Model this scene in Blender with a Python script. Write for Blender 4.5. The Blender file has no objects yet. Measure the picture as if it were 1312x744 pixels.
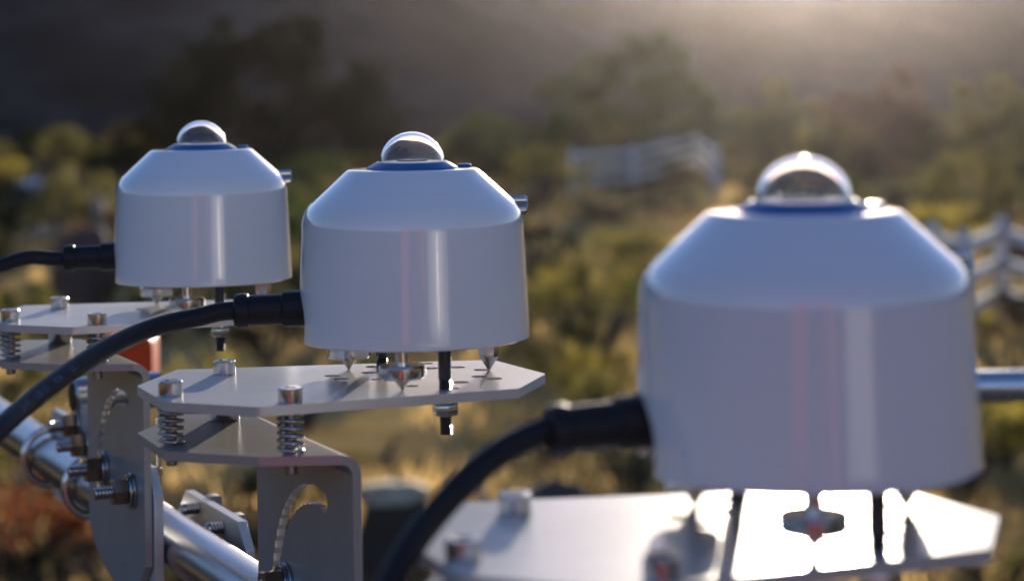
import bpy, math, random
from mathutils import Vector, Matrix, noise
from mathutils.geometry import tessellate_polygon
R = math.radians
random.seed(7)
S = bpy.context.scene
COL = S.collection

# ------------------------------------------------------------------ camera, sky, sun, exposure
CAM_Z = 3.0
F, ROLL, PX, PY = 2780.0, 0.0145, 656.0, 90.0       # focal length and principal point of the photograph, in its pixels
cam = bpy.data.cameras.new('camera'); camo = bpy.data.objects.new('camera', cam); COL.objects.link(camo)
camo.matrix_world = Matrix.Translation((0, 0, CAM_Z)) @ Matrix.Rotation(R(90), 4, 'X') @ Matrix.Rotation(-ROLL, 4, 'Z')
cam.sensor_width = 36; cam.lens = 36 * F / 1312; cam.shift_y = -(372 - PY) / 1312
cam.clip_start = 0.05; cam.clip_end = 4000
cam.dof.use_dof = True; cam.dof.focus_distance = 0.86; cam.dof.aperture_fstop = 10.5
cam.dof.aperture_blades = 6; cam.dof.aperture_rotation = R(15)
S.camera = camo

SUN_AZ, SUN_EL = R(7.9), R(7.0)
W = bpy.data.worlds.new('World'); S.world = W; W.use_nodes = True
wn = W.node_tree.nodes; sky = wn.new('ShaderNodeTexSky'); sky.sky_type = 'NISHITA'; sky.sun_disc = False
sky.sun_elevation = SUN_EL; sky.sun_rotation = SUN_AZ; sky.air_density = 1.0; sky.dust_density = 0.4; sky.ozone_density = 3.2
tint = wn.new('ShaderNodeMixRGB'); tint.blend_type = 'MULTIPLY'; tint.inputs[0].default_value = 1; tint.inputs[2].default_value = (1.15, 0.955, 1.08, 1)   # tints the sky light alone, towards violet
W.node_tree.links.new(sky.outputs[0], tint.inputs[1]); W.node_tree.links.new(tint.outputs[0], wn['Background'].inputs[0]); wn['Background'].inputs[1].default_value = 0.12
sl = bpy.data.lights.new('sun', 'SUN'); sl.energy = 5.0; sl.angle = R(0.53); sl.color = (1.0, 0.87, 0.70)
so = bpy.data.objects.new('sun', sl); COL.objects.link(so)
sd = Vector((math.sin(SUN_AZ) * math.cos(SUN_EL), math.cos(SUN_AZ) * math.cos(SUN_EL), math.sin(SUN_EL)))
so.rotation_euler = sd.to_track_quat('Z', 'Y').to_euler(); so.location = (0, 0, 20)
S.view_settings.view_transform = 'Standard'; S.view_settings.look = 'None'; S.view_settings.gamma = 1
S.view_settings.use_curve_mapping = False; S.view_settings.exposure = 1.0
S.render.engine = 'CYCLES'; cy = S.cycles
cy.use_denoising = True; cy.max_bounces = 10; cy.transmission_bounces = 10; cy.glossy_bounces = 5; cy.diffuse_bounces = 3
cy.transparent_max_bounces = 8; cy.volume_bounces = 0; cy.caustics_reflective = False; cy.caustics_refractive = False
cy.sample_clamp_indirect = 6; cy.use_adaptive_sampling = True

# ------------------------------------------------------------------ helpers
def un(x, y, Z=None, h=None):
    """a point of the place seen at photo pixel x, y, at distance Z or h below eye level"""
    dx, dy = x - PX, y - PY
    u = (dx - ROLL * dy) / F; v = (dy + ROLL * dx) / F
    if Z is None: Z = h / v
    return Vector((u * Z, Z, CAM_Z - v * Z))
def ground_at(x, y):
    p = un(x, y, h=CAM_Z); return Vector((p.x, p.y, 0.0))

class MB:
    def __init__(s): s.v = []; s.f = []; s.m = Matrix.Identity(4)
    def add(s, vs, fs):
        o = len(s.v); s.v += [tuple(s.m @ Vector(p)) for p in vs]; s.f += [tuple(i + o for i in f) for f in fs]; return s
    def box(s, c, d, rz=0, mat=None):
        M = mat or (Matrix.Translation(c) @ Matrix.Rotation(rz, 4, 'Z'))
        vs = [M @ Vector((x * d[0] / 2, y * d[1] / 2, z * d[2] / 2)) for x in (-1, 1) for y in (-1, 1) for z in (-1, 1)]
        return s.add(vs, [(0, 1, 3, 2), (4, 6, 7, 5), (0, 4, 5, 1), (2, 3, 7, 6), (0, 2, 6, 4), (1, 5, 7, 3)])
    def lathe(s, prof, n=32, mat=None, rfun=None, closed=True):
        """prof: (r, z) list; r = 0 ends are caps"""
        M = mat or Matrix.Identity(4); vs = []; rows = []
        for i, (r, z) in enumerate(prof):
            if r <= 1e-9: rows.append([len(vs)]); vs.append(M @ Vector((0, 0, z)))
            else:
                row = []
                for k in range(n):
                    a = 2 * math.pi * k / n; rr = rfun(i, a, r) if rfun else r
                    row.append(len(vs)); vs.append(M @ Vector((rr * math.cos(a), rr * math.sin(a), z)))
                rows.append(row)
        fs = []
        for a, b in zip(rows, rows[1:]):
            for k in range(n):
                j = (k + 1) % n
                if len(a) == 1 and len(b) == 1: continue
                if len(a) == 1: fs.append((a[0], b[j], b[k]))
                elif len(b) == 1: fs.append((a[k], a[j], b[0]))
                else: fs.append((a[k], a[j], b[j], b[k]))
        return s.add(vs, fs)
    def tube(s, pts, r, n=10, cap=True):
        pts = [Vector(p) for p in pts]; rs = r if isinstance(r, (list, tuple)) else [r] * len(pts)
        vs = []; fs = []; t0 = (pts[1] - pts[0]).normalized()
        nrm = t0.orthogonal().normalized()
        for i, p in enumerate(pts):
            t = (pts[min(i + 1, len(pts) - 1)] - pts[max(i - 1, 0)]).normalized()
            nrm = (nrm - t * nrm.dot(t)).normalized(); b = t.cross(nrm)
            for k in range(n):
                a = 2 * math.pi * k / n; vs.append(p + (nrm * math.cos(a) + b * math.sin(a)) * rs[i])
        for i in range(len(pts) - 1):
            for k in range(n):
                j = (k + 1) % n; fs.append((i * n + k, i * n + j, (i + 1) * n + j, (i + 1) * n + k))
        if cap:
            fs.append(tuple(range(n - 1, -1, -1))); fs.append(tuple((len(pts) - 1) * n + k for k in range(n)))
        return s.add(vs, fs)
    def prism(s, outline, z0, z1, holes=(), mat=None):
        M = mat or Matrix.Identity(4)
        loops = [outline] + list(holes)
        tris = tessellate_polygon([[Vector((p[0], p[1], 0)) for p in l] for l in loops])
        flat = [p for l in loops for p in l]; n = len(flat)
        vs = [M @ Vector((p[0], p[1], z1)) for p in flat] + [M @ Vector((p[0], p[1], z0)) for p in flat]
        fs = []
        for t in tris:
            a, b, c = (flat[i] for i in t)
            if (b[0] - a[0]) * (c[1] - a[1]) - (b[1] - a[1]) * (c[0] - a[0]) < 0: t = (t[0], t[2], t[1])
            fs.append(tuple(t)); fs.append((t[2] + n, t[1] + n, t[0] + n))
        o = 0
        for li, l in enumerate(loops):
            m = len(l); area = sum(l[i][0] * l[(i + 1) % m][1] - l[(i + 1) % m][0] * l[i][1] for i in range(m))
            flip = (area < 0) != (li > 0)
            for i in range(m):
                a, b = o + i, o + (i + 1) % m
                q = (a, a + n, b + n, b); fs.append(tuple(reversed(q)) if flip else q)
            o += m
        return s.add(vs, fs)
    def mesh(s, name, mat=None, smooth=35):
        me = bpy.data.meshes.new(name); me.from_pydata(s.v, [], s.f); me.update()
        if mat: me.materials.append(mat)
        if smooth:
            me.shade_smooth(); me.set_sharp_from_angle(angle=R(smooth))
        return me
    def build(s, name, mat, parent=None, smooth=35, loc=None, bevel=0):
        o = bpy.data.objects.new(name, s.mesh(name, mat, smooth)); COL.objects.link(o)
        if parent: o.parent = parent
        if loc: o.location = loc
        if bevel:
            b = o.modifiers.new('bevel', 'BEVEL'); b.width = bevel; b.segments = 2; b.limit_method = 'ANGLE'; b.angle_limit = R(40)
        return o
def obj(name, me, parent=None, loc=None):
    o = bpy.data.objects.new(name, me); COL.objects.link(o)
    if parent: o.parent = parent
    if loc: o.location = loc
    return o
def tag(o, label=None, cat=None, group=None, kind=None):
    for k, v in (('label', label), ('category', cat), ('group', group), ('kind', kind)):
        if v: o[k] = v
    return o
def empty(name, loc, label, cat, group=None, rz=0, scale=1):
    o = bpy.data.objects.new(name, None); COL.objects.link(o); o.location = loc; o.rotation_euler.z = rz
    o.scale = (scale,) * 3; o.empty_display_size = 0.02
    return tag(o, label, cat, group)
def copy_tree(o, parent=None):
    c = o.copy(); COL.objects.link(c)
    if parent: c.parent = parent
    for ch in list(o.children): copy_tree(ch, c)
    return c
def axis_mat(p, d):
    return Matrix.Translation(p) @ Vector(d).to_track_quat('Z', 'Y').to_matrix().to_4x4()

# ------------------------------------------------------------------ materials
def mat(name, col, rough=0.5, metal=0.0, var=0.0, scale=40.0, bump=0.0, bscale=300.0, coat=0.0, trans=0.0, col2=None, rvar=0.0, stretch=None, spec=None):
    m = bpy.data.materials.new(name); m.use_nodes = True; nt = m.node_tree; n = nt.nodes; b = n['Principled BSDF']
    b.inputs['Base Color'].default_value = (*col, 1); b.inputs['Roughness'].default_value = rough; b.inputs['Metallic'].default_value = metal
    if coat: b.inputs['Coat Weight'].default_value = coat; b.inputs['Coat Roughness'].default_value = 0.07
    if spec is not None: b.inputs['Specular IOR Level'].default_value = spec
    tc = n.new('ShaderNodeTexCoord'); src = tc.outputs['Object']
    if stretch:
        mp = n.new('ShaderNodeMapping'); mp.inputs['Scale'].default_value = stretch; nt.links.new(src, mp.inputs[0]); src = mp.outputs[0]
    if var or rvar:
        t = n.new('ShaderNodeTexNoise'); t.inputs['Scale'].default_value = scale; t.inputs['Detail'].default_value = 6; t.inputs['Roughness'].default_value = 0.65
        nt.links.new(src, t.inputs[0])
        if var:
            r = n.new('ShaderNodeValToRGB'); r.color_ramp.elements[0].position = 0.3; r.color_ramp.elements[1].position = 0.7
            c2 = col2 or tuple(c * (1 - var) for c in col)
            r.color_ramp.elements[0].color = (*c2, 1); r.color_ramp.elements[1].color = (*col, 1)
            nt.links.new(t.outputs[0], r.inputs[0]); nt.links.new(r.outputs[0], b.inputs['Base Color'])
        if rvar:
            mr = n.new('ShaderNodeMapRange'); mr.inputs['To Min'].default_value = max(0.02, rough - rvar); mr.inputs['To Max'].default_value = rough + rvar
            mr.inputs['From Min'].default_value = 0.3; mr.inputs['From Max'].default_value = 0.7
            nt.links.new(t.outputs[0], mr.inputs[0]); nt.links.new(mr.outputs[0], b.inputs['Roughness'])
    if bump:
        t2 = n.new('ShaderNodeTexNoise'); t2.inputs['Scale'].default_value = bscale; t2.inputs['Detail'].default_value = 4; nt.links.new(src, t2.inputs[0])
        bp = n.new('ShaderNodeBump'); bp.inputs['Strength'].default_value = bump; bp.inputs['Distance'].default_value = 0.001
        nt.links.new(t2.outputs[0], bp.inputs['Height']); nt.links.new(bp.outputs[0], b.inputs['Normal'])
    if trans:
        tr = n.new('ShaderNodeBsdfTranslucent'); mx = n.new('ShaderNodeMixShader'); mx.inputs[0].default_value = trans
        tr.inputs[0].default_value = (*[min(1, c * 1.6) for c in col], 1)
        nt.links.new(b.outputs[0], mx.inputs[1]); nt.links.new(tr.outputs[0], mx.inputs[2]); nt.links.new(mx.outputs[0], n['Material Output'].inputs[0])
    return m
def glass(name, col=(1, 1, 1), ior=1.46, rough=0.0):
    m = bpy.data.materials.new(name); m.use_nodes = True; b = m.node_tree.nodes['Principled BSDF']
    b.inputs['Base Color'].default_value = (*col, 1); b.inputs['Roughness'].default_value = rough
    b.inputs['Transmission Weight'].default_value = 1; b.inputs['IOR'].default_value = ior
    b.inputs['Coat Weight'].default_value = 0.3; b.inputs['Coat Roughness'].default_value = 0.05
    return m
M_white = mat('white_paint', (0.80, 0.80, 0.80), 0.17, 0, var=0.025, rvar=0.03, scale=14, coat=1.0, bump=0.012, bscale=60, stretch=(1, 1, 40))
M_alu = mat('satin_aluminium', (0.66, 0.655, 0.64), 0.235, 0.45, var=0.06, scale=60, rvar=0.015, bump=0.04, bscale=1500)
def anodised(name, col, gloss, rough, fac, scale=60):
    """bead-blasted anodised sheet: mostly diffuse, with a weak metallic sheen"""
    m = bpy.data.materials.new(name); m.use_nodes = True; nt = m.node_tree; n = nt.nodes; n.remove(n['Principled BSDF'])
    tc = n.new('ShaderNodeTexCoord'); t = n.new('ShaderNodeTexNoise'); t.inputs['Scale'].default_value = scale; t.inputs['Detail'].default_value = 7; t.inputs['Roughness'].default_value = 0.7
    nt.links.new(tc.outputs['Object'], t.inputs[0])
    r = n.new('ShaderNodeValToRGB'); r.color_ramp.elements[0].position = .3; r.color_ramp.elements[1].position = .7
    r.color_ramp.elements[0].color = (*[c * .9 for c in col], 1); r.color_ramp.elements[1].color = (*col, 1); nt.links.new(t.outputs[0], r.inputs[0])
    t2 = n.new('ShaderNodeTexNoise'); t2.inputs['Scale'].default_value = 1500; t2.inputs['Detail'].default_value = 3; nt.links.new(tc.outputs['Object'], t2.inputs[0])
    bp = n.new('ShaderNodeBump'); bp.inputs['Strength'].default_value = .05; bp.inputs['Distance'].default_value = .001; nt.links.new(t2.outputs[0], bp.inputs['Height'])
    d = n.new('ShaderNodeBsdfDiffuse'); g = n.new('ShaderNodeBsdfGlossy'); g.inputs['Roughness'].default_value = rough; g.inputs['Color'].default_value = (*gloss, 1)
    mx = n.new('ShaderNodeMixShader'); mx.inputs[0].default_value = fac
    nt.links.new(r.outputs[0], d.inputs[0]); nt.links.new(bp.outputs[0], d.inputs['Normal']); nt.links.new(bp.outputs[0], g.inputs['Normal'])
    nt.links.new(d.outputs[0], mx.inputs[1]); nt.links.new(g.outputs[0], mx.inputs[2]); nt.links.new(mx.outputs[0], n['Material Output'].inputs[0])
    return m
M_alu = anodised('satin_aluminium', (0.54, 0.525, 0.50), (0.85, 0.85, 0.85), 0.225, 0.26)
M_dark = anodised('grey_anodised_bracket', (0.34, 0.33, 0.325), (0.62, 0.62, 0.62), 0.22, 0.30)
M_steel = mat('stainless_steel', (0.62, 0.61, 0.60), 0.18, 1, rvar=0.06, scale=200)
M_spring = mat('spring_steel', (0.42, 0.42, 0.43), 0.22, 1)
M_brass = mat('tarnished_nut_steel', (0.42, 0.30, 0.20), 0.34, 1, var=0.3, scale=300)
M_pipe = mat('brushed_pipe', (0.36, 0.37, 0.39), 0.26, 1, rvar=0.07, scale=260, stretch=(40, 40, 1.5), bump=0.05, bscale=200)
M_black = mat('black_plastic', (0.010, 0.010, 0.011), 0.48, 0, spec=0.3, bump=0.1, bscale=900)
M_rubber = mat('cable_sheath', (0.011, 0.011, 0.012), 0.5, 0, spec=0.3, bump=0.06, bscale=700)
M_rod = mat('black_oxide_steel', (0.035, 0.035, 0.037), 0.34, 0.0, coat=0.5)
M_blue = mat('blue_collar', (0.008, 0.12, 0.34), 0.35, 0, spec=0.25)
M_glass = glass('dome_glass', rough=0.01)
M_sensor = mat('black_sensor', (0.01, 0.01, 0.01), 0.55)
M_disc = mat('white_ring', (0.8, 0.79, 0.76), 0.4)
M_red = mat('red_enamel', (0.74, 0.085, 0.02), 0.6, 0, spec=0.12, var=0.2, scale=8)
M_print = mat('cable_print', (0.10, 0.12, 0.20), 0.5)
M_house = mat('grey_housing', (0.55, 0.53, 0.50), 0.4, 0.6)

# ------------------------------------------------------------------ ground, hills, haze
def smooth(t): t = max(0, min(1, t)); return t * t * (3 - 2 * t)
def terrain_z(x, y):
    r = math.hypot(x, y); az = math.degrees(math.atan2(x, y))
    z = 0.0
    if r > 90: z += 0.4 * noise.noise(Vector((x * 0.02, y * 0.02, 0))) * min(1, (r - 90) / 60)
    # the near dark hill at the left of the view
    w = 8.5 - (az + 8) * 0.66 if az > -8 else 8.5
    if -75 < az < 6:
        e = max(0.0, min(8.5, w)) * smooth((az + 75) / 30)
        e *= 1 + 0.10 * noise.noise(Vector((az * 0.25, 3.1, 0)))
        z += smooth((r - 95) / 65) * 150 * math.tan(R(e))
    # the far ridge all round
    e2 = 4.35 + 0.35 * noise.noise(Vector((math.sin(R(az)) * 4, math.cos(R(az)) * 4, 7))) + 0.15 * noise.noise(Vector((az * 0.5, 1, 7)))
    e2 = min(e2, 4.75)
    far = smooth((r - 118) / 90) * 204 * math.tan(R(e2))
    z = max(z, far) if r > 118 else z
    if r > 110: z += 0.7 * noise.fractal(Vector((x * 0.05, y * 0.05, 2)), 1.0, 2.0, 4) * min(1, (r - 110) / 80)
    return z
def terrain():
    rs = [0.0] + [6 * 1.06 ** i for i in range(80)]
    rs = [r for r in rs if r < 250]; n = 360
    vs = [(0, 0, 0)]; fs = []
    for r in rs[1:]:
        for k in range(n):
            a = 2 * math.pi * k / n; x, y = r * math.sin(a), r * math.cos(a); vs.append((x, y, terrain_z(x, y)))
    for k in range(n): fs.append((0, 1 + (k + 1) % n, 1 + k))
    for i in range(len(rs) - 2):
        for k in range(n):
            a, b = 1 + i * n + k, 1 + i * n + (k + 1) % n; fs.append((a, b, b + n, a + n))
    m = MB(); m.v = vs; m.f = fs
    g = bpy.data.materials.new('dry_ground'); g.use_nodes = True; nt = g.node_tree; nn = nt.nodes; b = nn['Principled BSDF']; b.inputs['Roughness'].default_value = 0.95
    b.inputs['Specular IOR Level'].default_value = 0.0
    tc = nn.new('ShaderNodeTexCoord')
    def nz(scale, det=5):
        t = nn.new('ShaderNodeTexNoise'); t.inputs['Scale'].default_value = scale; t.inputs['Detail'].default_value = det; t.inputs['Roughness'].default_value = 0.6
        nt.links.new(tc.outputs['Object'], t.inputs[0]); return t
    def ramp(t, stops):
        r = nn.new('ShaderNodeValToRGB'); e = r.color_ramp.elements
        while len(e) < len(stops): e.new(0.5)
        for i, (p, c) in enumerate(stops): e[i].position = p; e[i].color = (*c, 1)
        nt.links.new(t.outputs[0], r.inputs[0]); return r
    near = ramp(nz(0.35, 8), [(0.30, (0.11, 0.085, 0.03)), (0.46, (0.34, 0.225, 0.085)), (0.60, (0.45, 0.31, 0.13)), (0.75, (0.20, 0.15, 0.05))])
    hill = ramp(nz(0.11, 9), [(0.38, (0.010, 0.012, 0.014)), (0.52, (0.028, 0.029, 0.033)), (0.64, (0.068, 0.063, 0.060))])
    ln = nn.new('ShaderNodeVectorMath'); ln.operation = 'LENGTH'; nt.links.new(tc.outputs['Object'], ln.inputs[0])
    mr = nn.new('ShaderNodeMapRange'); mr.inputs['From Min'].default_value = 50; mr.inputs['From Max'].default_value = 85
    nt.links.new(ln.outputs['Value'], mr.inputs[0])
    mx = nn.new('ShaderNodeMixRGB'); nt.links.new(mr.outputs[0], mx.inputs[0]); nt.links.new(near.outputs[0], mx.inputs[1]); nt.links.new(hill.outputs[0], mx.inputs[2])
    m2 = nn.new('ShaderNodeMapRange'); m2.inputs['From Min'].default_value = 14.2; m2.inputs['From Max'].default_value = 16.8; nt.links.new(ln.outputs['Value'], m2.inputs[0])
    near_shade = ramp(nz(0.9, 6), [(0.35, (0.035, 0.026, 0.018)), (0.65, (0.075, 0.05, 0.032))])  # nearest ground darkened in its colour, for shaded ground and dark scrub
    mx2 = nn.new('ShaderNodeMixRGB'); nt.links.new(m2.outputs[0], mx2.inputs[0]); nt.links.new(near_shade.outputs[0], mx2.inputs[1]); nt.links.new(mx.outputs[0], mx2.inputs[2])
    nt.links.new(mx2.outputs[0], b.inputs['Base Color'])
    bp = nn.new('ShaderNodeBump'); bp.inputs['Distance'].default_value = 0.08; bp.inputs['Strength'].default_value = 0.7
    nt.links.new(nz(3.0, 8).outputs[0], bp.inputs['Height']); nt.links.new(bp.outputs[0], b.inputs['Normal'])
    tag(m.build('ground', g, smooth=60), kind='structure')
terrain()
M_path = mat('pale_dirt', (0.36, 0.27, 0.18), 0.95, 0, var=0.3, scale=1.2)
def path():
    m = MB(); c = []
    for i in range(41):
        t = i / 40; c.append(Vector((-26 + 22 * t, 43 - 4 * math.sin(t * 2.2) + 6 * t * t, 0.004)))
    vs = []; fs = []
    for i, p in enumerate(c):
        d = (c[min(i + 1, 40)] - c[max(i - 1, 0)]).normalized(); nrm = Vector((-d.y, d.x, 0)); w = 1.5 + 0.2 * math.sin(i * 1.7)
        vs += [p - nrm * w, p + nrm * w]
        if i: fs.append((2 * i - 2, 2 * i, 2 * i + 1, 2 * i - 1))
    m.add(vs, fs); tag(m.build('dirt_path', M_path), kind='structure')
path()
def haze():
    m = MB().box((0, 0, 11.0), (510, 510, 26)); hm = bpy.data.materials.new('haze'); hm.use_nodes = True; nt = hm.node_tree
    nt.nodes.remove(nt.nodes['Principled BSDF']); v = nt.nodes.new('ShaderNodeVolumePrincipled')
    v.inputs['Color'].default_value = (0.97, 0.90, 0.92, 1); v.inputs['Density'].default_value = HAZE; v.inputs['Anisotropy'].default_value = HAZE_G
    nt.links.new(v.outputs[0], nt.nodes['Material Output'].inputs['Volume'])
    tag(m.build('haze', hm, smooth=0), kind='stuff')
HAZE, HAZE_G = 0.000076, 0.935
haze()

# ------------------------------------------------------------------ the deck the stand is on (below the frame)
M_deck = mat('dark_roofing_felt', (0.07, 0.07, 0.075), 0.9, 0, var=0.25, scale=3, bump=0.3, bscale=60)
dk = tag(MB().box((0.3, -2.2, 0.775), (7, 8.4, 1.546)).build('roof_deck', M_deck, bevel=0.02), kind='structure')

# ------------------------------------------------------------------ the three radiation sensors on their plates
PLATE_H = 0.112
ROW = Vector((0.42, -0.907, 0)).normalized(); NRM = Vector((0.907, 0.42, 0)).normalized()   # along the pipe towards the camera; across it to the right
SPOT = [Vector((-0.1490, 1.0364, CAM_Z - PLATE_H)), Vector((-0.0372, 0.796, CAM_Z - PLATE_H)), Vector((0.0712, 0.5334, CAM_Z - PLATE_H))]
mm = 0.001
def P(*a): return tuple(v * mm for v in a)
B0 = 14.5                                            # body bottom above the plate, mm
def shield_mesh():
    prof = []                                        # outer skin from rim to top, mm above the rim
    prof += [(41.9, 0.0), (42.4, 0.35), (42.45, 1.0)]
    for z in range(4, 40, 4): prof.append((42.45 - (z - 1) * 0.045, z))
    r1, z1, r2, z2 = 40.7, 41.0, 37.6, 49.5
    for i in range(9):                               # rounded shoulder
        t = i / 8; c = (40.75, 46.0); q = ((1 - t) ** 2, 2 * t * (1 - t), t * t)
        prof.append((q[0] * r1 + q[1] * c[0] + q[2] * r2, q[0] * z1 + q[1] * c[1] + q[2] * z2))
    prof += [(30.6, 55.8), (24.6, 61.2), (23.9, 61.75), (23.2, 62.0), (22, 62.05), (17, 62.1), (0, 62.1)]
    inner = [(0, 60.0), (22.5, 60.0), (36.0, 48.3), (38.6, 41.0), (40.4, 1.0), (40.6, 0.2), (41.9, 0.0)]
    m = MB(); m.lathe([(r * mm, z * mm) for r, z in inner + prof], 128)
    me = m.mesh('sun_shield', M_white, 0); o = bpy.data.objects.new('t', me); COL.objects.link(o)
    # arched notch for the plug
    ang = R(184); ol = [(-14.6, -20), (14.6, -20), (14.6, 5.5)] + [(14.6 * math.cos(R(a)), 5.5 + 13.2 * math.sin(R(a))) for a in range(12, 169, 12)] + [(-14.6, 5.5)]
    cm = MB(); M = Matrix.Rotation(ang, 4, 'Z') @ Matrix(((0, 0, 1, 0), (1, 0, 0, 0), (0, 1, 0, 0), (0, 0, 0, 1)))
    cm.prism([P(*p) for p in ol], 20 * mm, 60 * mm, mat=M)
    co = bpy.data.objects.new('c', cm.mesh('c', None, 0)); COL.objects.link(co)
    b = o.modifiers.new('b', 'BOOLEAN'); b.object = co; b.operation = 'DIFFERENCE'; b.solver = 'EXACT'
    dg = bpy.context.evaluated_depsgraph_get(); out = bpy.data.meshes.new_from_object(o.evaluated_get(dg)); out.name = 'sun_shield'
    bpy.data.objects.remove(o); bpy.data.objects.remove(co)
    out.shade_smooth(); out.set_sharp_from_angle(angle=R(28))
    return out
def thread(m, p, d, r, L, pitch=0.8, n=14):
    """a threaded shank from p along d, lengths in mm"""
    k = int(L / pitch); pr = [(0, 0)]
    for i in range(k): pr += [(r * 0.78, i * pitch), (r, (i + 0.4) * pitch), (r, (i + 0.6) * pitch)]
    pr += [(r * 0.8, L), (0, L)]
    m.lathe([(a * mm, b * mm) for a, b in pr], n, axis_mat(P(*p), d)); return m
def hexnut(m, p, d, af, h, rot=0):
    rr = af / 2 / math.cos(math.pi / 6); M = axis_mat(P(*p), d) @ Matrix.Rotation(rot, 4, 'Z')
    m.lathe([(a * mm, b * mm) for a, b in ((0, 0), (rr * .93, 0), (rr, h * .12), (rr, h * .88), (rr * .93, h), (rr * .5, h), (0, h))], 6, M); return m
def washer(m, p, d, ro, h):
    m.lathe([(a * mm, b * mm) for a, b in ((0, 0), (ro * .97, 0), (ro, h * .2), (ro, h * .8), (ro * .97, h), (0, h))], 28, axis_mat(P(*p), d)); return m
UP = Vector((0, 0, 1)); DN = Vector((0, 0, -1))

def make_sensor():
    root = empty('radiation_sensor', SPOT[0], 'x', 'sensor')
    z = B0
    obj('sun_shield', shield_mesh(), root, P(0, 0, z))
    h = MB(); h.lathe([P(*a) for a in ((0, 2), (34, 2), (35, 3), (35, 38), (20, 52), (0, 52))], 48); h.build('sensor_housing', M_house, root, loc=P(0, 0, z))
    zt = z + 62.1
    c = MB(); c.lathe([P(*a) for a in ((0, 0.02), (16.6, 0.02), (16.6, 0.35), (13.8, 2.05), (13.2, 2.3), (0, 2.3))], 64); c.build('collar', M_blue, root, loc=P(0, 0, zt))
    t = MB(); t.lathe([P(*a) for a in ((0, 2.32), (13.0, 2.32), (13.0, 2.5), (12.5, 2.65), (0, 2.65))], 64); t.build('sensor_ring', M_disc, root, loc=P(0, 0, zt))
    s = MB(); s.lathe([P(*a) for a in ((0, 2.67), (5.6, 2.67), (5.6, 3.2), (0, 3.2))], 40); s.build('sensor_disc', M_sensor, root, loc=P(0, 0, zt))
    def shell(ro, ri, z0, sink):
        s0 = z0 - sink; a0 = math.degrees(math.asin(sink / ri)); a1 = math.degrees(math.asin(sink / ro)); N = 30
        pr = [(0, s0 + ri)] + [(ri * math.cos(R(90 - (90 - a0) * k / N)), s0 + ri * math.sin(R(90 - (90 - a0) * k / N))) for k in range(1, N + 1)]
        po = [(ro * math.cos(R(a1 + (90 - a1) * k / N)), s0 + ro * math.sin(R(a1 + (90 - a1) * k / N))) for k in range(N)] + [(0, s0 + ro)]
        m = MB(); m.lathe([P(*a) for a in pr + po], 72); return m
    shell(12.3, 11.35, 2.67, 1.6).build('glass_dome', M_glass, root, smooth=60, loc=P(0, 0, zt))
    # bubble level on the top, at the back right
    b = MB(); b.lathe([P(*a) for a in ((0, 0.02), (2.6, 0.02), (2.6, 1.1), (2.0, 1.5), (0, 1.5))], 28); b.build('bubble_level', M_blue, root, loc=P(19.0, 8.5, zt - 0.4))
    # knurled thumb screw on the right shoulder
    d = Vector((0.975, 0.22, 0)).normalized(); k = MB()
    k.lathe([(a * mm, b_ * mm) for a, b_ in ((0, 28), (2.2, 28), (2.2, 35.0), (3.2, 35.2), (3.35, 35.8), (3.35, 42.2), (3.0, 42.8), (0, 42.8))], 48, axis_mat(P(0, 0, 0), d),
            rfun=lambda i, a, r: r * (1 + (0.05 if int(round(a / (2 * math.pi) * 48)) % 2 else -0.03)) if i in (4, 5) else r)
    k.build('thumb_screw', M_steel, root, smooth=20, loc=P(0, 0, z + 47.6))
    # feet: two with a knurled wheel, one plain
    def kn(i, a, r): return r * (1 + (0.022 if int(round(a / (2 * math.pi) * 80)) % 2 else -0.022)) if r > 6 else r
    for (x, y, wz, wheel) in ((-26, 23, 6.9, 1), (-3, -32, 6.7, 1), (27, 15.5, 0, 0)):
        f = MB()
        if wheel:
            f.lathe([P(*a) for a in ((0, 0.02), (0.35, 0.06), (3.3, wz - 2.5), (3.3, wz - 2.2), (0, wz - 2.2))], 24)
            f.lathe([P(*a) for a in ((0, wz + 2.4), (2.3, wz + 2.4), (2.3, 17.5), (0, 17.5))], 20)
        else:
            f.lathe([P(*a) for a in ((0, 0.02), (0.35, 0.06), (3.6, 5.2), (0, 5.2))], 6)
            hexnut(f, (0, 0, 5.1), UP, 6.6, 12.3)
        fo = f.build('levelling_foot', M_steel, root, loc=P(x, y, 0))
        if wheel:
            w = MB(); w.lathe([P(*a) for a in ((0, wz - 2.5), (7.4, wz - 2.5), (8.2, wz - 1.8), (8.3, wz - 1.2), (8.3, wz + 1.6), (7.9, wz + 2.3), (7.4, wz + 2.5), (0, wz + 2.5))], 80, rfun=kn)
            w.build('knurled_wheel', M_steel, fo, smooth=20)
    # hold-down rods through the plate with nuts below
    for (x, y, L, nut) in ((12, -31, 33.5, 1), (-14, 31, 22.5, 0)):
        rd = MB(); rd.lathe([P(*a) for a in ((0, 17.5), (2.35, 17.5), (2.35, 4.0), (2.3, 3.9))], 20)
        thread(rd, (0, 0, 17.5 - L), UP, 2.35, L - 13.2, 0.8)
        ro = rd.build('hold_down_rod', M_rod, root, loc=P(x, y, 0))
        if nut:
            washer(MB(), (0, 0, -3.6), DN, 5.3, 1.0).build('washer', M_steel, ro)
            hexnut(MB(), (0, 0, -4.7), DN, 8, 4.4, R(14)).build('hex_nut', M_steel, ro)
    return root

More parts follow.
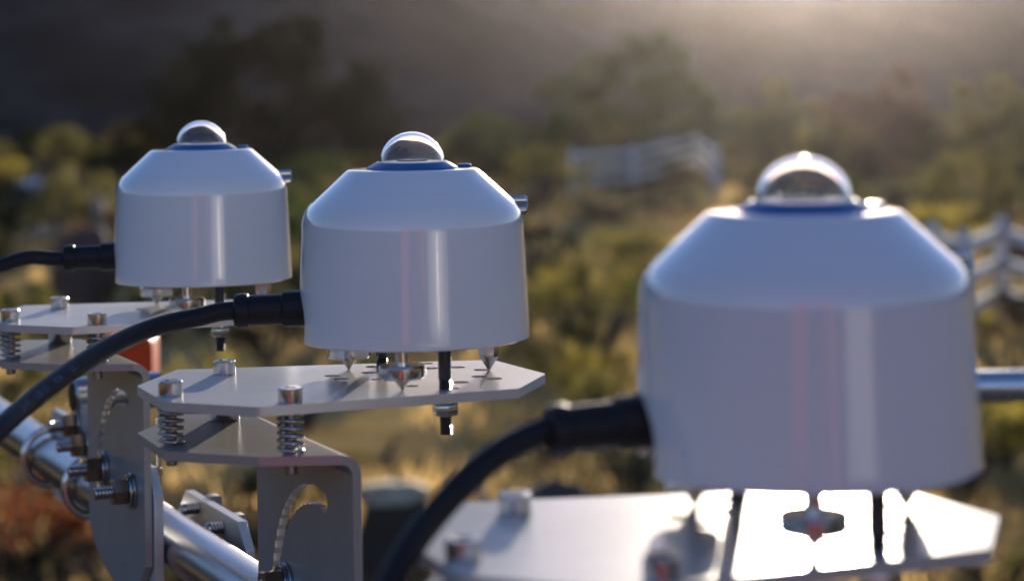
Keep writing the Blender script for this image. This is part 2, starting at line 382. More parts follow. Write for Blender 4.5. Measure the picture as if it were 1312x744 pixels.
PLATE = [(-100, -12), (-92, 30), (28, 45), (48, 4), (38, -32), (-50, -66), (-84, -51)]
HOLES = [(-18, 14, 3), (-31, 7, 3), (-27, -1.5, 3), (-14, -4, 2.2), (-9, -7, 2.2), (0, -22, 2.4), (1, -4, 2.4), (-17, 30, 3.2), (3, 37, 2.4), (5, 23.5, 3), (15, 25, 3), (24, 17, 3), (23.5, -0.5, 3), (29, -6.5, 3.2),
         (17, -14.5, 3.2), (21, -10, 2.4), (15, -29.5, 2.2), (7, 3, 8.4), (12, -31, 2.9), (-14, 31.2, 2.9)]
SCREWS = [(-84, -36, 'spring'), (-72, 15.5, 'spacer'), (-40, -57, 'spring')]
def circ(x, y, r, n=18): return [P(x + r * math.cos(2 * math.pi * k / n), y + r * math.sin(2 * math.pi * k / n)) for k in range(n)]
def merged_holes():
    out = []
    for h in HOLES:
        if all(math.hypot(h[0] - o[0], h[1] - o[1]) > h[2] + o[2] + 0.6 for o in out): out.append(h)
    return out
FT = 3.2          # sheet thickness
GAP = 13.8        # between plate and bracket top
def fillet(poly, r=1.2, n=3):
    out = []; L = len(poly)
    for i in range(L):
        a, b, c = (Vector(poly[(i + k) % L]) for k in (-1, 0, 1)); u = (a - b).normalized(); v = (c - b).normalized()
        p, q = b + u * r, b + v * r
        for k in range(n + 1):
            t = k / n; out.append(tuple(p * (1 - t) ** 2 + b * 2 * t * (1 - t) + q * t * t))
    return out
def make_bracket():
    root = empty('mounting_bracket', SPOT[0], 'x', 'bracket')
    pl = MB(); pl.prism([P(*p) for p in fillet(PLATE)], -FT * mm - 0.0002, 0, [circ(*h) for h in merged_holes()])
    pl.build('top_plate', M_alu, root, smooth=25, bevel=0.00025)
    # the bent bracket: flange, round bend, hanging web with its arc slot
    zf = -(FT + GAP); rw = Vector((ROW.x, ROW.y)); nr = Vector((NRM.x, NRM.y))
    near = Vector((-22.6, -64.0)); far = near - rw * 104; BR = 7.5
    fl = [(-100, -12), (-92, 30), (far.x - 3, far.y), tuple(far), tuple(near), (-50, -64.5), (-84, -51)]
    fm = MB(); fm.prism([P(*p) for p in fl], (zf - FT) * mm, zf * mm, [circ(x, y, 2.6) for x, y, _ in SCREWS])
    # bend: arc of thickness FT
    prof = []
    for k in range(17):
        a = R(90 - 90 * k / 16); prof.append((BR * math.cos(a), BR * math.sin(a) - BR, (BR - FT) * math.cos(a), (BR - FT) * math.sin(a) - BR))
    vs = []; fs = []
    for end in (near, far):
        for (o0, o1, i0, i1) in prof:
            for (du, dz) in ((o0, o1), (i0, i1)):
                q = end + nr * du; vs.append(P(q.x, q.y, zf + dz))
    n2 = 34
    for k in range(16):
        a = 2 * k
        fs += [(a, a + 2, a + 2 + n2, a + n2), (a + 1, a + 1 + n2, a + 3 + n2, a + 3), (a, a + 1, a + 3, a + 2), (a + n2, a + 2 + n2, a + 3 + n2, a + 1 + n2)]
    fm.add(vs, fs)
    # web in its own plane: u from near end to far end, w downwards
    def ell(cu, cw, r, n=24, a0=0, a1=360): return [(cu + r * math.cos(R(a0 + (a1 - a0) * k / n)), cw + r * math.sin(R(a0 + (a1 - a0) * k / n))) for k in range(n + 1)]
    WH = 104.0
    web = [(0, 0), (104, 0), (104, 78), (99, 87), (88, 94), (70, 99.5), (50, 104), (22, 104), (0, 84)]
    # toothed arc slot
    cu, cw, ro, ri, a0, a1 = 38, 59, 50, 42.3, -101, 6
    out_, in_ = [], []; NS = 34
    for k in range(NS + 1):
        a = R(a0 + (a1 - a0) * k / NS); t = 0.6 if k % 2 else 0
        out_.append((cu + (ro - t) * math.cos(a), cw + (ro - t) * math.sin(a))); in_.append((cu + (ri + t) * math.cos(a), cw + (ri + t) * math.sin(a)))
    rm, rc = (ro + ri) / 2, (ro - ri) / 2
    e1 = [(cu + rm * math.cos(R(a1)) + rc * math.cos(R(a1 + b)), cw + rm * math.sin(R(a1)) + rc * math.sin(R(a1 + b))) for b in range(20, 180, 20)]
    e0 = [(cu + rm * math.cos(R(a0)) + rc * math.cos(R(a0 + 180 + b)), cw + rm * math.sin(R(a0)) + rc * math.sin(R(a0 + 180 + b))) for b in range(20, 180, 20)]
    slot = out_ + e1 + in_[::-1] + e0
    o3 = near + nr * BR; Mw = Matrix(((-ROW.x, 0, NRM.x, o3.x * mm), (-ROW.y, 0, NRM.y, o3.y * mm), (0, -1, 0, (zf - BR) * mm), (0, 0, 0, 1)))
    fm.prism([P(*p) for p in web], -FT * mm, 0, [[P(*p) for p in slot]], mat=Mw)
    fm.build('bent_bracket', M_dark, root, smooth=9)
    # screws, springs, spacer
    def hexr(i, a, r):
        if i in (5, 6): return r / math.cos((a % (math.pi / 3)) - math.pi / 6)
        return r
    for (x, y, kind) in SCREWS:
        s = MB(); s.lathe([P(*a) for a in ((0, 0.03), (4.2, 0.03), (4.25, 0.4), (4.25, 4.7), (3.95, 5.2), (2.15, 5.2), (2.1, 2.4), (0, 2.4))], 48, rfun=hexr)
        thread(s, (0, 0, -24.5), UP, 2.3, 24.4, 0.8)
        so_ = s.build('cap_screw', M_steel, root, smooth=30, loc=P(x, y, 0.0))
        if kind == 'spring':
            zt, zb = -(FT + 0.7), zf + 0.6; N = 150; turns = 5
            sp = MB(); sp.tube([P(4.1 * math.cos(2 * math.pi * turns * k / N), 4.1 * math.sin(2 * math.pi * turns * k / N), zt + (zb - zt) * k / N) for k in range(N + 1)], 0.7 * mm, 8)
            sp.build('coil_spring', M_spring, root, smooth=60, loc=P(x, y, 0))
        else:
            sp = MB(); sp.lathe([P(*a) for a in ((0, zf + 0.05), (5.3, zf + 0.05), (5.5, zf + 0.4), (5.5, -FT - 0.7), (5.2, -FT - 0.3), (0, -FT - 0.3))], 40); sp.build('spacer', M_steel, root, loc=P(x, y, 0))
    # clamp plate behind the web and the two bolts through both, threads towards the left
    c0 = o3 + nr * 0.4
    Mc = Matrix(((-ROW.x, 0, NRM.x, c0.x * mm), (-ROW.y, 0, NRM.y, c0.y * mm), (0, -1, 0, (zf - BR) * mm), (0, 0, 0, 1)))
    cp = MB(); cp.prism([P(*p) for p in ((-3, 53), (7, 41), (34, 41), (44, 53), (44, 100), (34, 112), (7, 112), (-3, 100))], 0.1 * mm, 4.2 * mm, mat=Mc)
    cp.build('clamp_plate', M_alu, root, smooth=25, bevel=0.0003)
    for u, w_ in ((20, 53), (70, 51)):
        pu = near + nr * (BR - FT) - rw * u; pz = zf - BR - w_
        hb = MB(); thread(hb, (pu.x, pu.y, pz), -NRM, 2.9, 18, 1.5); ho = hb.build('clamp_bolt', M_spring, root)
        washer(washer(MB(), (pu.x, pu.y, pz), -NRM, 8.2, 1.5), (pu.x - NRM.x * 1.6, pu.y - NRM.y * 1.6, pz), -NRM, 7.4, 1.6).build('washer', M_spring, ho)
        hexnut(MB(), (pu.x - NRM.x * 3.3, pu.y - NRM.y * 3.3, pz), -NRM, 11, 6.6, R(8)).build('hex_nut', M_brass, ho)
    return root

PIPE_H, PIPE_R = 0.2155, 0.0122
NEAR_W = SPOT[0] + Vector((-22.6 * mm, -64.0 * mm, 0)) + NRM * (7.5 + 0.4 + 4.2) * mm + NRM * (PIPE_R + 0.0006)
def pipe_pt(t, up=0.0, out=0.0):                     # t metres from bracket one's near end, towards the camera
    p = NEAR_W + ROW * t + NRM * out; return Vector((p.x, p.y, CAM_Z - PIPE_H + up))
def make_frame():
    a, b = pipe_pt(-0.62), pipe_pt(1.9)
    m = MB(); m.tube([a + (b - a) * (i / 30) for i in range(31)], PIPE_R, 48)
    root = empty('steel_pipe', pipe_pt(1.2), 'brushed steel pipe under the brackets running from lower middle to the left edge', 'pipe')
    inv = Matrix.Translation(-root.location)
    m.v = [tuple(inv @ Vector(v)) for v in m.v]; m.build('pipe', M_pipe, root, smooth=60)
    for t in (-0.58, 1.85):
        p = pipe_pt(t); q = MB(); q.lathe([(0, 1.55), (0.06, 1.55), (0.06, 1.558), (0.02, 1.56), (0.02, p.z - PIPE_R - 0.0003), (0, p.z - PIPE_R - 0.0003)], 32, Matrix.Translation((p.x, p.y, 0)))
        q.v = [tuple(inv @ Vector(v)) for v in q.v]; q.build('post', M_pipe, root)

def pipe_clamp(t, label, ring, plate):
    """a clamp on the pipe at t; ring = offsets of U-bolts; plate = (off, t0, t1, h_top, h_bottom, bolts [(t, h)])"""
    root = empty('pipe_clamp', pipe_pt(t), label, 'clamp')
    rr = PIPE_R + 0.0034
    for d in ring:
        o = ROW * d; L = 0.022
        pts = [o + NRM * (L * (1 - k / 5)) + UP * rr for k in range(5)]
        pts += [o - NRM * (rr * math.sin(R(a))) + UP * (rr * math.cos(R(a))) for a in range(0, 181, 9)]
        pts += [o + NRM * (L * k / 5) - UP * rr for k in range(1, 6)]
        m = MB(); m.tube(pts, 0.0023, 12); m.build('u_bolt', M_steel, root, smooth=60)
    off, t0, t1, h0, h1, bolts = plate
    w = (h1 - h0) * 1000; L = (t1 - t0) * 1000; ch = 11
    c = ROW * (t1 - t) + NRM * (off - 0.0174) + UP * (PIPE_H - h0)
    Mc = Matrix(((-ROW.x, 0, NRM.x, c.x), (-ROW.y, 0, NRM.y, c.y), (0, -1, 0, c.z), (0, 0, 0, 1)))
    m = MB(); m.prism([P(*p) for p in ((0, 0), (L, 0), (L + ch, ch), (L + ch, w - ch), (L, w), (0, w), (-ch, w - ch), (-ch, ch))], 0, 4.2 * mm, mat=Mc)
    m.build('clamp_plate', M_alu, root, smooth=25, bevel=0.0003)
    for bt, bh, nut in bolts:
        p = ROW * (bt - t) + NRM * (off - 0.0174) + UP * (PIPE_H - bh); p = p * 1000
        b = MB(); thread(b, tuple(p), -NRM, 2.9, 8.5 + 7 * nut, 1.5); bo = b.build('clamp_bolt', M_spring, root)
        hexnut(MB(), tuple(p + NRM * 4.25), NRM, 11, 5.5).build('hex_nut', M_brass, bo)
        if nut:
            washer(MB(), tuple(p - NRM * 0.05), -NRM, 7.6, 1.6).build('washer', M_spring, bo)
            hexnut(MB(), tuple(p - NRM * 1.7), -NRM, 11, 6.2, R(8)).build('hex_nut', M_brass, bo)
    return root

sensor = make_sensor(); bracket = make_bracket()
SL = ['smallest glossy white dome-topped radiation sensor, plugged into the cable that leaves at the left edge',
      'middle glossy white dome-topped radiation sensor in sharp focus with sunlit thumb screw',
      'largest glossy white dome-topped radiation sensor, blurred, with the pale rail behind its side']
BL = ['pale aluminium mounting bracket carrying the smallest sensor, bolted to the pipe by two rusty nuts',
      'pale aluminium mounting bracket under the middle sensor with its toothed arc slot in full view',
      'blurred pale aluminium mounting bracket glaring in the sun under the largest sensor']
for i in range(3):
    a = sensor if i == 0 else copy_tree(sensor); b = bracket if i == 0 else copy_tree(bracket)
    a.location = SPOT[i]; b.location = SPOT[i]
    a['label'] = SL[i]; b['label'] = BL[i]; a['group'] = 'radiation sensors in a row'; b['group'] = 'mounting brackets along the pipe'
make_frame()
pipe_clamp(-0.225, 'two shiny steel U-bolts round the pipe at the left, near the picture edge', (-0.051, 0.049), (0.0205, -0.285, -0.17, 0.190, 0.240, []))
pipe_clamp(-0.15, 'small dark clamp with two bolts under the end of the short cross tube', (), (0.0045, -0.165, -0.105, 0.168, 0.196, [(-0.157, 0.1795, 1), (-0.138, 0.187, 1)]))
pipe_clamp(-0.02, 'angled clamp plate with two bare threaded ends above the pipe, left of the middle bracket', (), (0.0335, -0.062, 0.021, 0.200, 0.235, [(-0.0395, 0.2045, 0), (-0.001, 0.2065, 0)]))
def cross_tube():
    a = pipe_pt(-0.160, PIPE_H - 0.165, -0.0148); L = 0.046
    r = empty('cross_tube', a, 'short bluish steel tube crossing behind the slotted web of the far bracket', 'tube')
    m = MB(); m.lathe([(0, 0), (0.0080, 0), (0.0094, 0.0012), (0.0094, L), (0, L)], 36, axis_mat((0, 0, 0), NRM)); m.build('tube', M_pipe, r)
    e = MB(); e.lathe([(0, -0.0008), (0.0070, -0.0006), (0.0076, 0.0002), (0, 0.0002)], 30, axis_mat((0, 0, 0), NRM)); e.build('end_plug', M_black, r)
cross_tube()
def thin_rod():
    p = un(204, 642, Z=0.985); top = un(203, 536, Z=0.985)
    m = MB(); m.tube([(0, 0, 0), (0, 0, top.z - p.z)], 0.0011, 12); m.lathe([(0, 0.0), (.0019, 0.0), (.0019, .0032), (0, .0032)], 6, Matrix.Translation((0, 0, 0.012)))
    o = m.build('steel_rod', M_steel, loc=(p.x, p.y, p.z)); tag(o, 'thin upright steel rod just left of the middle bracket, standing over the pipe', 'rod')
thin_rod()

# ------------------------------------------------------------------ cables with their plugs
def bez(pts, n=90):
    out = []
    for i in range(n + 1):
        t = i / n * (len(pts) - 1); k = min(int(t), len(pts) - 2); u = t - k
        p0, p1, p2, p3 = (pts[max(0, min(len(pts) - 1, k + d))] for d in (-1, 0, 1, 2))
        out.append(0.5 * ((2 * p1) + (p2 - p0) * u + (2 * p0 - 5 * p1 + 4 * p2 - p3) * u * u + (3 * p1 - p0 - 3 * p2 + p3) * u ** 3))
    return out
CR = 0.00345
def cable(i, pix, label, d=(-0.990, -0.100, -0.018), lead=0.007):
    end = SPOT[i] + Vector(P(-33, -2.6, B0 + 11.9)); d = Vector(d).normalized()
    root = empty('signal_cable', end, label, 'cable', 'sensor cables'); inv = Matrix.Translation(-end)
    c = MB()
    def rib(k, a, r): return r * (1 + (0.02 if (int(round(a / (2 * math.pi) * 48)) % 4) < 2 else -0.012)) if 1 <= k <= 4 else r
    c.lathe([(a * mm, b * mm) for a, b in ((0, -6), (6.6, -6), (6.6, 14.2), (6.45, 14.8), (5.6, 15.4), (5.6, 27.0), (6.0, 27.3), (6.35, 28.2), (6.3, 30.6), (5.9, 32.0), (5.0, 32.6), (3.7, 32.7), (0, 32.7))], 48, axis_mat((0, 0, 0), d), rfun=rib)
    c.build('plug', M_black, root, smooth=30)
    p0 = end + d * 0.030
    pts = [p0, p0 + d * lead] + [un(*q) for q in pix]
    line = [inv @ p for p in bez(pts, 120)]
    m = MB(); m.tube(line, CR, 16); m.build('sheath', M_rubber, root, smooth=60)
    return root, line
c1, _ = cable(0, [(38, 330, 1.0265), (8, 338, 1.020), (-30, 352, 1.01), (-90, 395, 0.99), (-150, 470, 0.97)], 'thin black cable leaving the smallest sensor towards the left edge')
c2, L2 = cable(1, [(250, 407, 0.7865), (215, 414, 0.781), (176, 427, 0.770), (130, 450, 0.752), (84, 480, 0.731), (38, 515, 0.708), (-6, 555, 0.684), (-60, 615, 0.66), (-110, 690, 0.64)], 'long black cable curving down from the middle sensor across the left bracket')
c3, _ = cable(2, [(652, 573, 0.5165), (620, 595, 0.513), (585, 628, 0.5085), (550, 668, 0.505), (520, 710, 0.501), (497, 755, 0.496), (480, 810, 0.49)], 'thick blurred black cable bending down from the largest sensor', (-0.95, -0.30, -0.035), 0.004)
def print_on_cable(root, line, words):
    """flat print, bent onto the sheath on the side facing up and out"""
    m = MB()
    seg = [0]
    for a, b in zip(line, line[1:]): seg.append(seg[-1] + (b - a).length)
    def at(sv):
        for i in range(len(seg) - 1):
            if seg[i + 1] >= sv: break
        t = (sv - seg[i]) / (seg[i + 1] - seg[i]); return line[i].lerp(line[i + 1], t), (line[i + 1] - line[i]).normalized()
    for txt, s0 in words:
        cu = bpy.data.curves.new('t', 'FONT'); cu.body = txt; cu.size = 0.0030; o = bpy.data.objects.new('t', cu); COL.objects.link(o)
        dg = bpy.context.evaluated_depsgraph_get(); me = bpy.data.meshes.new_from_object(o.evaluated_get(dg))
        vs = []
        for v in me.vertices:
            p, t = at(s0 - v.co.x)                    # reads towards the plug
            up = (UP - t * UP.dot(t)).normalized(); side = t.cross(up)
            if side.y > 0: side = -side
            a = R(62) - v.co.y / CR + 0.35
            vs.append(p + (side * math.cos(a - R(10)) + up * math.sin(a - R(10))) * (CR + 0.00004) if False else p + (side * math.cos(R(22) + v.co.y / CR) + up * math.sin(R(22) + v.co.y / CR)) * (CR + 0.00004))
        m.add(vs, [tuple(f.vertices) for f in me.polygons])
        bpy.data.objects.remove(o); bpy.data.meshes.remove(me); bpy.data.curves.remove(cu)
    m.build('printed_lettering', M_print, root, smooth=0)
print_on_cable(c2, L2, [('UL I', 0.0865), ('FOR', 0.098), ('USE O', 0.111), ('UIW', 0.1215)])

# ------------------------------------------------------------------ rail at the right, red box behind the far bracket
def rail():
    p = un(1100, 497, Z=1.7); M_rail = mat('galvanised_rail', (0.60, 0.62, 0.64), 0.28, 1.0, rvar=0.05)
    r = empty('handrail', (1.3, p.y, 1.55), 'horizontal metal rail emerging from behind the largest sensor', 'rail')
    m = MB(); m.tube([(p.x - 1.3, 0, p.z - 1.55), (0.6, 0, p.z - 1.55)], 0.0125, 32); m.build('top_rail', M_rail, r, smooth=60)
    q = MB(); q.lathe([(0, 0), (.05, 0), (.05, .006), (.016, .008), (.016, p.z - 1.55 - 0.0126), (0, p.z - 1.55 - 0.0126)], 28); q.build('rail_post', M_rail, r)
rail()
def red_box():
    c = un(162, 462, Z=1.42); s = 1.42 / F
    w, h, d = 66 * s, 62 * s, 0.03
    r = empty('red_housing', (c.x, c.y + d / 2, c.z - h / 2), 'glossy red plastic housing behind the bracket of the smallest sensor', 'housing')
    def rr(w, h, rad, n=6):
        o = []
        for cx, cz, a0 in ((w / 2 - rad, h - rad, 0), (-w / 2 + rad, h - rad, 90), (-w / 2 + rad * .3, rad * .3, 180), (w / 2 - rad * .3, rad * .3, 270)):
            q = rad if a0 < 180 else rad * .3
            o += [(cx + q * math.cos(R(a0 + 90 * k / n)), cz + q * math.sin(R(a0 + 90 * k / n))) for k in range(n + 1)]
        return o
    Mx = Matrix(((1, 0, 0, 0), (0, 0, -1, 0), (0, 1, 0, 0), (0, 0, 0, 1)))
    m = MB(); m.prism(rr(w, h, 0.006), -d / 2, d / 2, mat=Mx); m.build('housing_shell', M_red, r, bevel=0.0025)
    b = MB(); b.lathe([(0, -0.01), (0.012, -0.01), (0.012, 1.62 - c.z + h / 2 - 0.0), (0, 1.62 - c.z + h / 2)][::-1], 20)
    zb = 1.55 - (c.z - h / 2); st = MB(); st.lathe([(0, zb), (0.05, zb), (0.05, zb + .006), (0.012, zb + .008), (0.012, -0.0005), (0, -0.0005)], 24); st.build('stand', M_pipe, r)
red_box()

# ------------------------------------------------------------------ stand-ins added behind the camera for the streaks mirrored in the white paint
def behind():
    M_wall = mat('white_siding', (0.42, 0.415, 0.41), 0.7, 0, var=0.06, scale=4); M_roof = mat('grey_shingle_roof', (0.12, 0.11, 0.11), 0.85, 0, var=0.3, scale=6)
    d = Vector((math.sin(R(151.3)), math.cos(R(151.3)), 0)); c = d * 26
    r = empty('guessed_barn', (c.x, c.y, 0), 'white barn guessed and added behind the camera for the pale strip in the sensors', 'barn', rz=-R(151.3 - 180))  # unseen building, a guess added to mirror a pale strip
    m = MB().box((0, 0, 1.9), (7.6, 6, 3.8)); m.build('wall', M_wall, r)
    g = MB().prism([(-4.1, 3.802), (4.1, 3.802), (0, 5.2)], -3.3, 3.3, mat=Matrix(((1, 0, 0, 0), (0, 0, -1, 0), (0, 1, 0, 0), (0, 0, 0, 1)))); g.build('roof', M_roof, r)
    MB().box((0, 3.02, 1.2), (2.2, 0.06, 2.3)).build('door', M_wall, r)
    M_rw = mat('red_painted_wood', (0.36, 0.05, 0.04), 0.55, 0, var=0.3, scale=10)
    t = empty('red_prop', (0.02, -0.62, 1.55), 'red wooden trestle added behind the camera to put red streaks in the sensors', 'prop')  # unseen red boards added for their reflection, in place of a person in red
    def bar(a, b, w, n):
        a, b = Vector(a), Vector(b); M = Matrix.Translation((a + b) / 2) @ (b - a).to_track_quat('Z', 'Y').to_matrix().to_4x4()
        MB().box((0, 0, 0), (w, 0.035, (b - a).length), mat=M).build(n, M_rw, t, bevel=0.003)
    bar((-0.42, 0, 0.02), (-0.17, 0, 1.62), 0.20, 'leg'); bar((0.42, 0, 0.02), (0.17, 0, 1.62), 0.20, 'leg')
    bar((-0.42, -0.6, 0.02), (-0.17, -0.07, 1.62), 0.20, 'leg'); bar((0.42, -0.6, 0.02), (0.17, -0.07, 1.62), 0.20, 'leg')
    MB().box((0, -0.03, 1.67), (0.7, 0.16, 0.07)).build('crossbeam', M_rw, t, bevel=0.003)
behind()

# ------------------------------------------------------------------ vegetation
M_leaf = {
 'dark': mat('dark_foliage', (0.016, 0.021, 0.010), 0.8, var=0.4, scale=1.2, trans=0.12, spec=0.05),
 'green': mat('green_foliage', (0.05, 0.068, 0.02), 0.8, var=0.4, scale=1.2, trans=0.35, spec=0.05),
 'yellow': mat('yellow_bloom', (0.24, 0.195, 0.03), 0.7, var=0.35, scale=3, trans=0.45, spec=0.1),
 'olive': mat('olive_foliage', (0.11, 0.098, 0.028), 0.7, var=0.4, scale=3, trans=0.4, spec=0.1),
 'rust': mat('rust_foliage', (0.10, 0.062, 0.036), 0.7, var=0.45, scale=3, trans=0.4, spec=0.1),
 'russet': mat('russet_foliage', (0.17, 0.052, 0.020), 0.8, var=0.6, scale=3, trans=0.4, spec=0.05),
 'straw': mat('straw_grass', (0.54, 0.37, 0.14), 0.8, var=0.3, scale=2, trans=0.5, spec=0.1)}
M_redpost = mat('faded_red_paint', (0.20, 0.035, 0.028), 0.8, 0, var=0.3, scale=8)
M_bark = mat('bark', (0.10, 0.075, 0.055), 0.95, 0, var=0.4, scale=8, bump=0.6, bscale=30)
def rv(): 
    while True:
        v = Vector((random.uniform(-1, 1), random.uniform(-1, 1), random.uniform(-1, 1)))
        if 0.05 < v.length < 1: return v.normalized()
def leaves(m, c, rad, n, size):
    for _ in range(n):
        p = c + Vector((rv().x * rad[0], rv().y * rad[1], rv().z * rad[2])) * random.random() ** 0.4
        a = rv() * size * random.uniform(0.6, 1.3); b = a.cross(rv()).normalized() * size * 0.5 * random.uniform(0.6, 1.2)
        o = len(m.v); m.v += [tuple(p - a), tuple(p + b), tuple(p + a), tuple(p - b)]; m.f.append((o, o + 1, o + 2, o + 3))
def limb(m, pts, r0, r1):
    n = len(pts); m.tube(pts, [r0 + (r1 - r0) * i / (n - 1) for i in range(n)], 7)
def tree(loc, lobes, trunk_h, kind, label, nl=260, size=0.13, name='bushy_tree', trunk_r=0.16, group='trees and tall bushes beyond the instruments'):
    """lobes: (x, z, radius) clumps of the crown across the view"""
    r = empty(name, loc, label, 'tree', group)
    t = MB(); limb(t, [(0, 0, -0.2), (0.05, 0.04, trunk_h * .5), (0.0, 0.0, trunk_h)], trunk_r, trunk_r * .6)
    cr = MB()
    for (x, z, rad) in lobes:
        limb(t, [(0, 0, trunk_h * .8), (x * .4, random.uniform(-.5, .5), trunk_h * .8 + (z - trunk_h * .8) * .55), (x, random.uniform(-.4, .4), z)], trunk_r * .45, 0.03)
        for _ in range(9):
            q = rv(); c = Vector((x, 0, z)) + Vector((q.x * rad * .75, q.y * rad * 1.1, q.z * rad * .72)); k = rad * random.uniform(.34, .56)
            leaves(cr, c, (k, k, k * .8), int(nl * 1.3 * rad / 9) + 40, size * 1.5)
    t.build('trunk', M_bark, r); cr.build('crown', M_leaf[kind], r, smooth=0)
    return r
def px_tree(x, base, lobes_px, kind, label, **kw):
    g = ground_at(x, base); k = g.y / F
    g.z = terrain_z(g.x, g.y)
    lob = [((lx - x) * k, CAM_Z - (ly - PY + ROLL * (lx - PX)) * k - g.z, lr * k) for lx, ly, lr in lobes_px]
    return tree(g, lob, max(0.4, min(l[1] for l in lob) * .5), kind, label, size=max(0.06, 3.2 * k), **kw)
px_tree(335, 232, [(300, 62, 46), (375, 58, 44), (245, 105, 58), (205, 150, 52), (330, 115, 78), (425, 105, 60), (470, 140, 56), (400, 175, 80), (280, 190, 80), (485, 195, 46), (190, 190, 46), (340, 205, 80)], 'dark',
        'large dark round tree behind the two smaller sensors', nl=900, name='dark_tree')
px_tree(800, 222, [(805, 62, 28), (850, 72, 34), (760, 100, 34), (720, 130, 32), (800, 130, 50), (870, 125, 42), (745, 170, 45), (840, 180, 45), (910, 160, 36)], 'green',
        'hazy broken-topped tree above the white fence in the middle', nl=330, name='hazy_tree')
px_tree(610, 236, [(575, 190, 32), (625, 172, 36), (672, 190, 36), (645, 215, 34), (590, 222, 30)], 'green', 'low green bushy tree right of the middle sensor dome', nl=330, name='low_tree')
px_tree(985, 212, [(950, 170, 34), (1000, 140, 38), (1040, 165, 40), (985, 190, 36)], 'olive', 'hazy brown bush tree directly behind the largest sensor dome', nl=300, name='hazy_tree')
px_tree(1130, 220, [(1090, 150, 40), (1140, 120, 42), (1180, 160, 42), (1120, 190, 40)], 'rust', 'hazy reddish tree right of the largest sensor dome', nl=300, name='hazy_tree')
px_tree(1270, 226, [(1220, 170, 40), (1265, 135, 46), (1315, 160, 50), (1260, 195, 40)], 'olive', 'hazy tree at the right edge above the white fence', nl=300, name='hazy_tree')
px_tree(60, 214, [(10, 195, 22), (50, 185, 26), (95, 190, 24), (130, 200, 22)], 'green', 'low dark hedge-like tree at the left behind the pale rock', nl=300, name='low_tree')

def shrub_mesh(kind, seed, n=520):
    random.seed(seed); cr = MB(); st = MB()
    for _ in range(15):
        q = rv(); q.z = abs(q.z); c = Vector((q.x * .36, q.y * .36, .32 + q.z * .42)); k = random.uniform(.13, .2)
        leaves(cr, c, (k, k, k), n // 15, 0.045)
        limb(st, [(0, 0, -.05), (c.x * .5, c.y * .5, c.z * .55), tuple(c)], .022, .006)
    return cr.mesh('foliage', M_leaf[kind], 0), st.mesh('stems', M_bark, 40)
SHR = {k: [shrub_mesh(k, 100 + i * 7 + j) for j in range(3)] for i, k in enumerate(('yellow', 'olive', 'green', 'rust', 'dark', 'russet'))}
random.seed(21)
def shrub(loc, kind, w, h, label, group=None, name='shrub'):
    r = empty(name, loc, label, 'shrub', group, rz=random.uniform(0, 6.28)); r.scale = (w, w, h)
    a, b = random.choice(SHR[kind]); obj('foliage', a, r); obj('stems', b, r)
    return r
KEY = [(735, 425, 'yellow', 128, 100, 'pale yellow-green shrub between the middle and largest sensors, the upper one'),
       (748, 520, 'yellow', 170, 105, 'bright yellow flowering shrub right of the tip of the middle plate'),
       (772, 330, 'yellow', 60, 42, 'small yellow shrub below the middle fence'),
       (812, 328, 'yellow', 46, 40, 'smallest yellow shrub, just left of the largest sensor shoulder'),
       (700, 610, 'rust', 120, 90, 'dark reddish shrub under the plug of the largest sensor'),
       (1262, 445, 'yellow', 66, 55, 'yellow shrub under the white fence beside the largest sensor'),
       (1290, 600, 'dark', 120, 160, 'dark shrub at the right edge under the metal rail'),
       (60, 735, 'russet', 190, 150, 'rust-brown shrub in the lower left corner'),
       (400, 420, 'dark', 90, 110, 'dark green shrub between the plates of the two smaller sensors'),
       (345, 470, 'dark', 120, 90, 'dark green shrub behind the hanging bolt of the far bracket'),
       (5, 250, 'yellow', 60, 60, 'yellow-green shrub at the left edge beside the pale rock'),
       (70, 470, 'olive', 130, 110, 'olive shrub below the cable of the smallest sensor'),
       (20, 420, 'yellow', 120, 70, 'yellow shrub at the left edge above the far bracket')]
taken = []
for x, y, kind, w, h, lab in KEY:
    g = ground_at(x, y); k = g.y / F; shrub(g, kind, w * k, h * k * 1.05, lab); taken.append((g.x, g.y, w * k * .5))
WORD = {'yellow': 'yellowish', 'olive': 'olive brown', 'green': 'leafy green', 'rust': 'rusty brown', 'dark': 'dark'}
NTH = ('leftmost', 'second', 'third', 'fourth', 'fifth', 'sixth', 'seventh', 'eighth', 'ninth', 'tenth')
def zone(px):
    for x1, t in ((145, 'left of the smallest sensor'), (375, 'behind the smallest sensor and its bracket'), (440, 'behind the left half of the middle sensor'), (680, 'behind the middle sensor'), (815, 'between middle and largest sensors'), (1255, 'behind the largest sensor')):
        if px < x1: return t
    return 'right of the largest sensor'
made = {}; cnt = 0
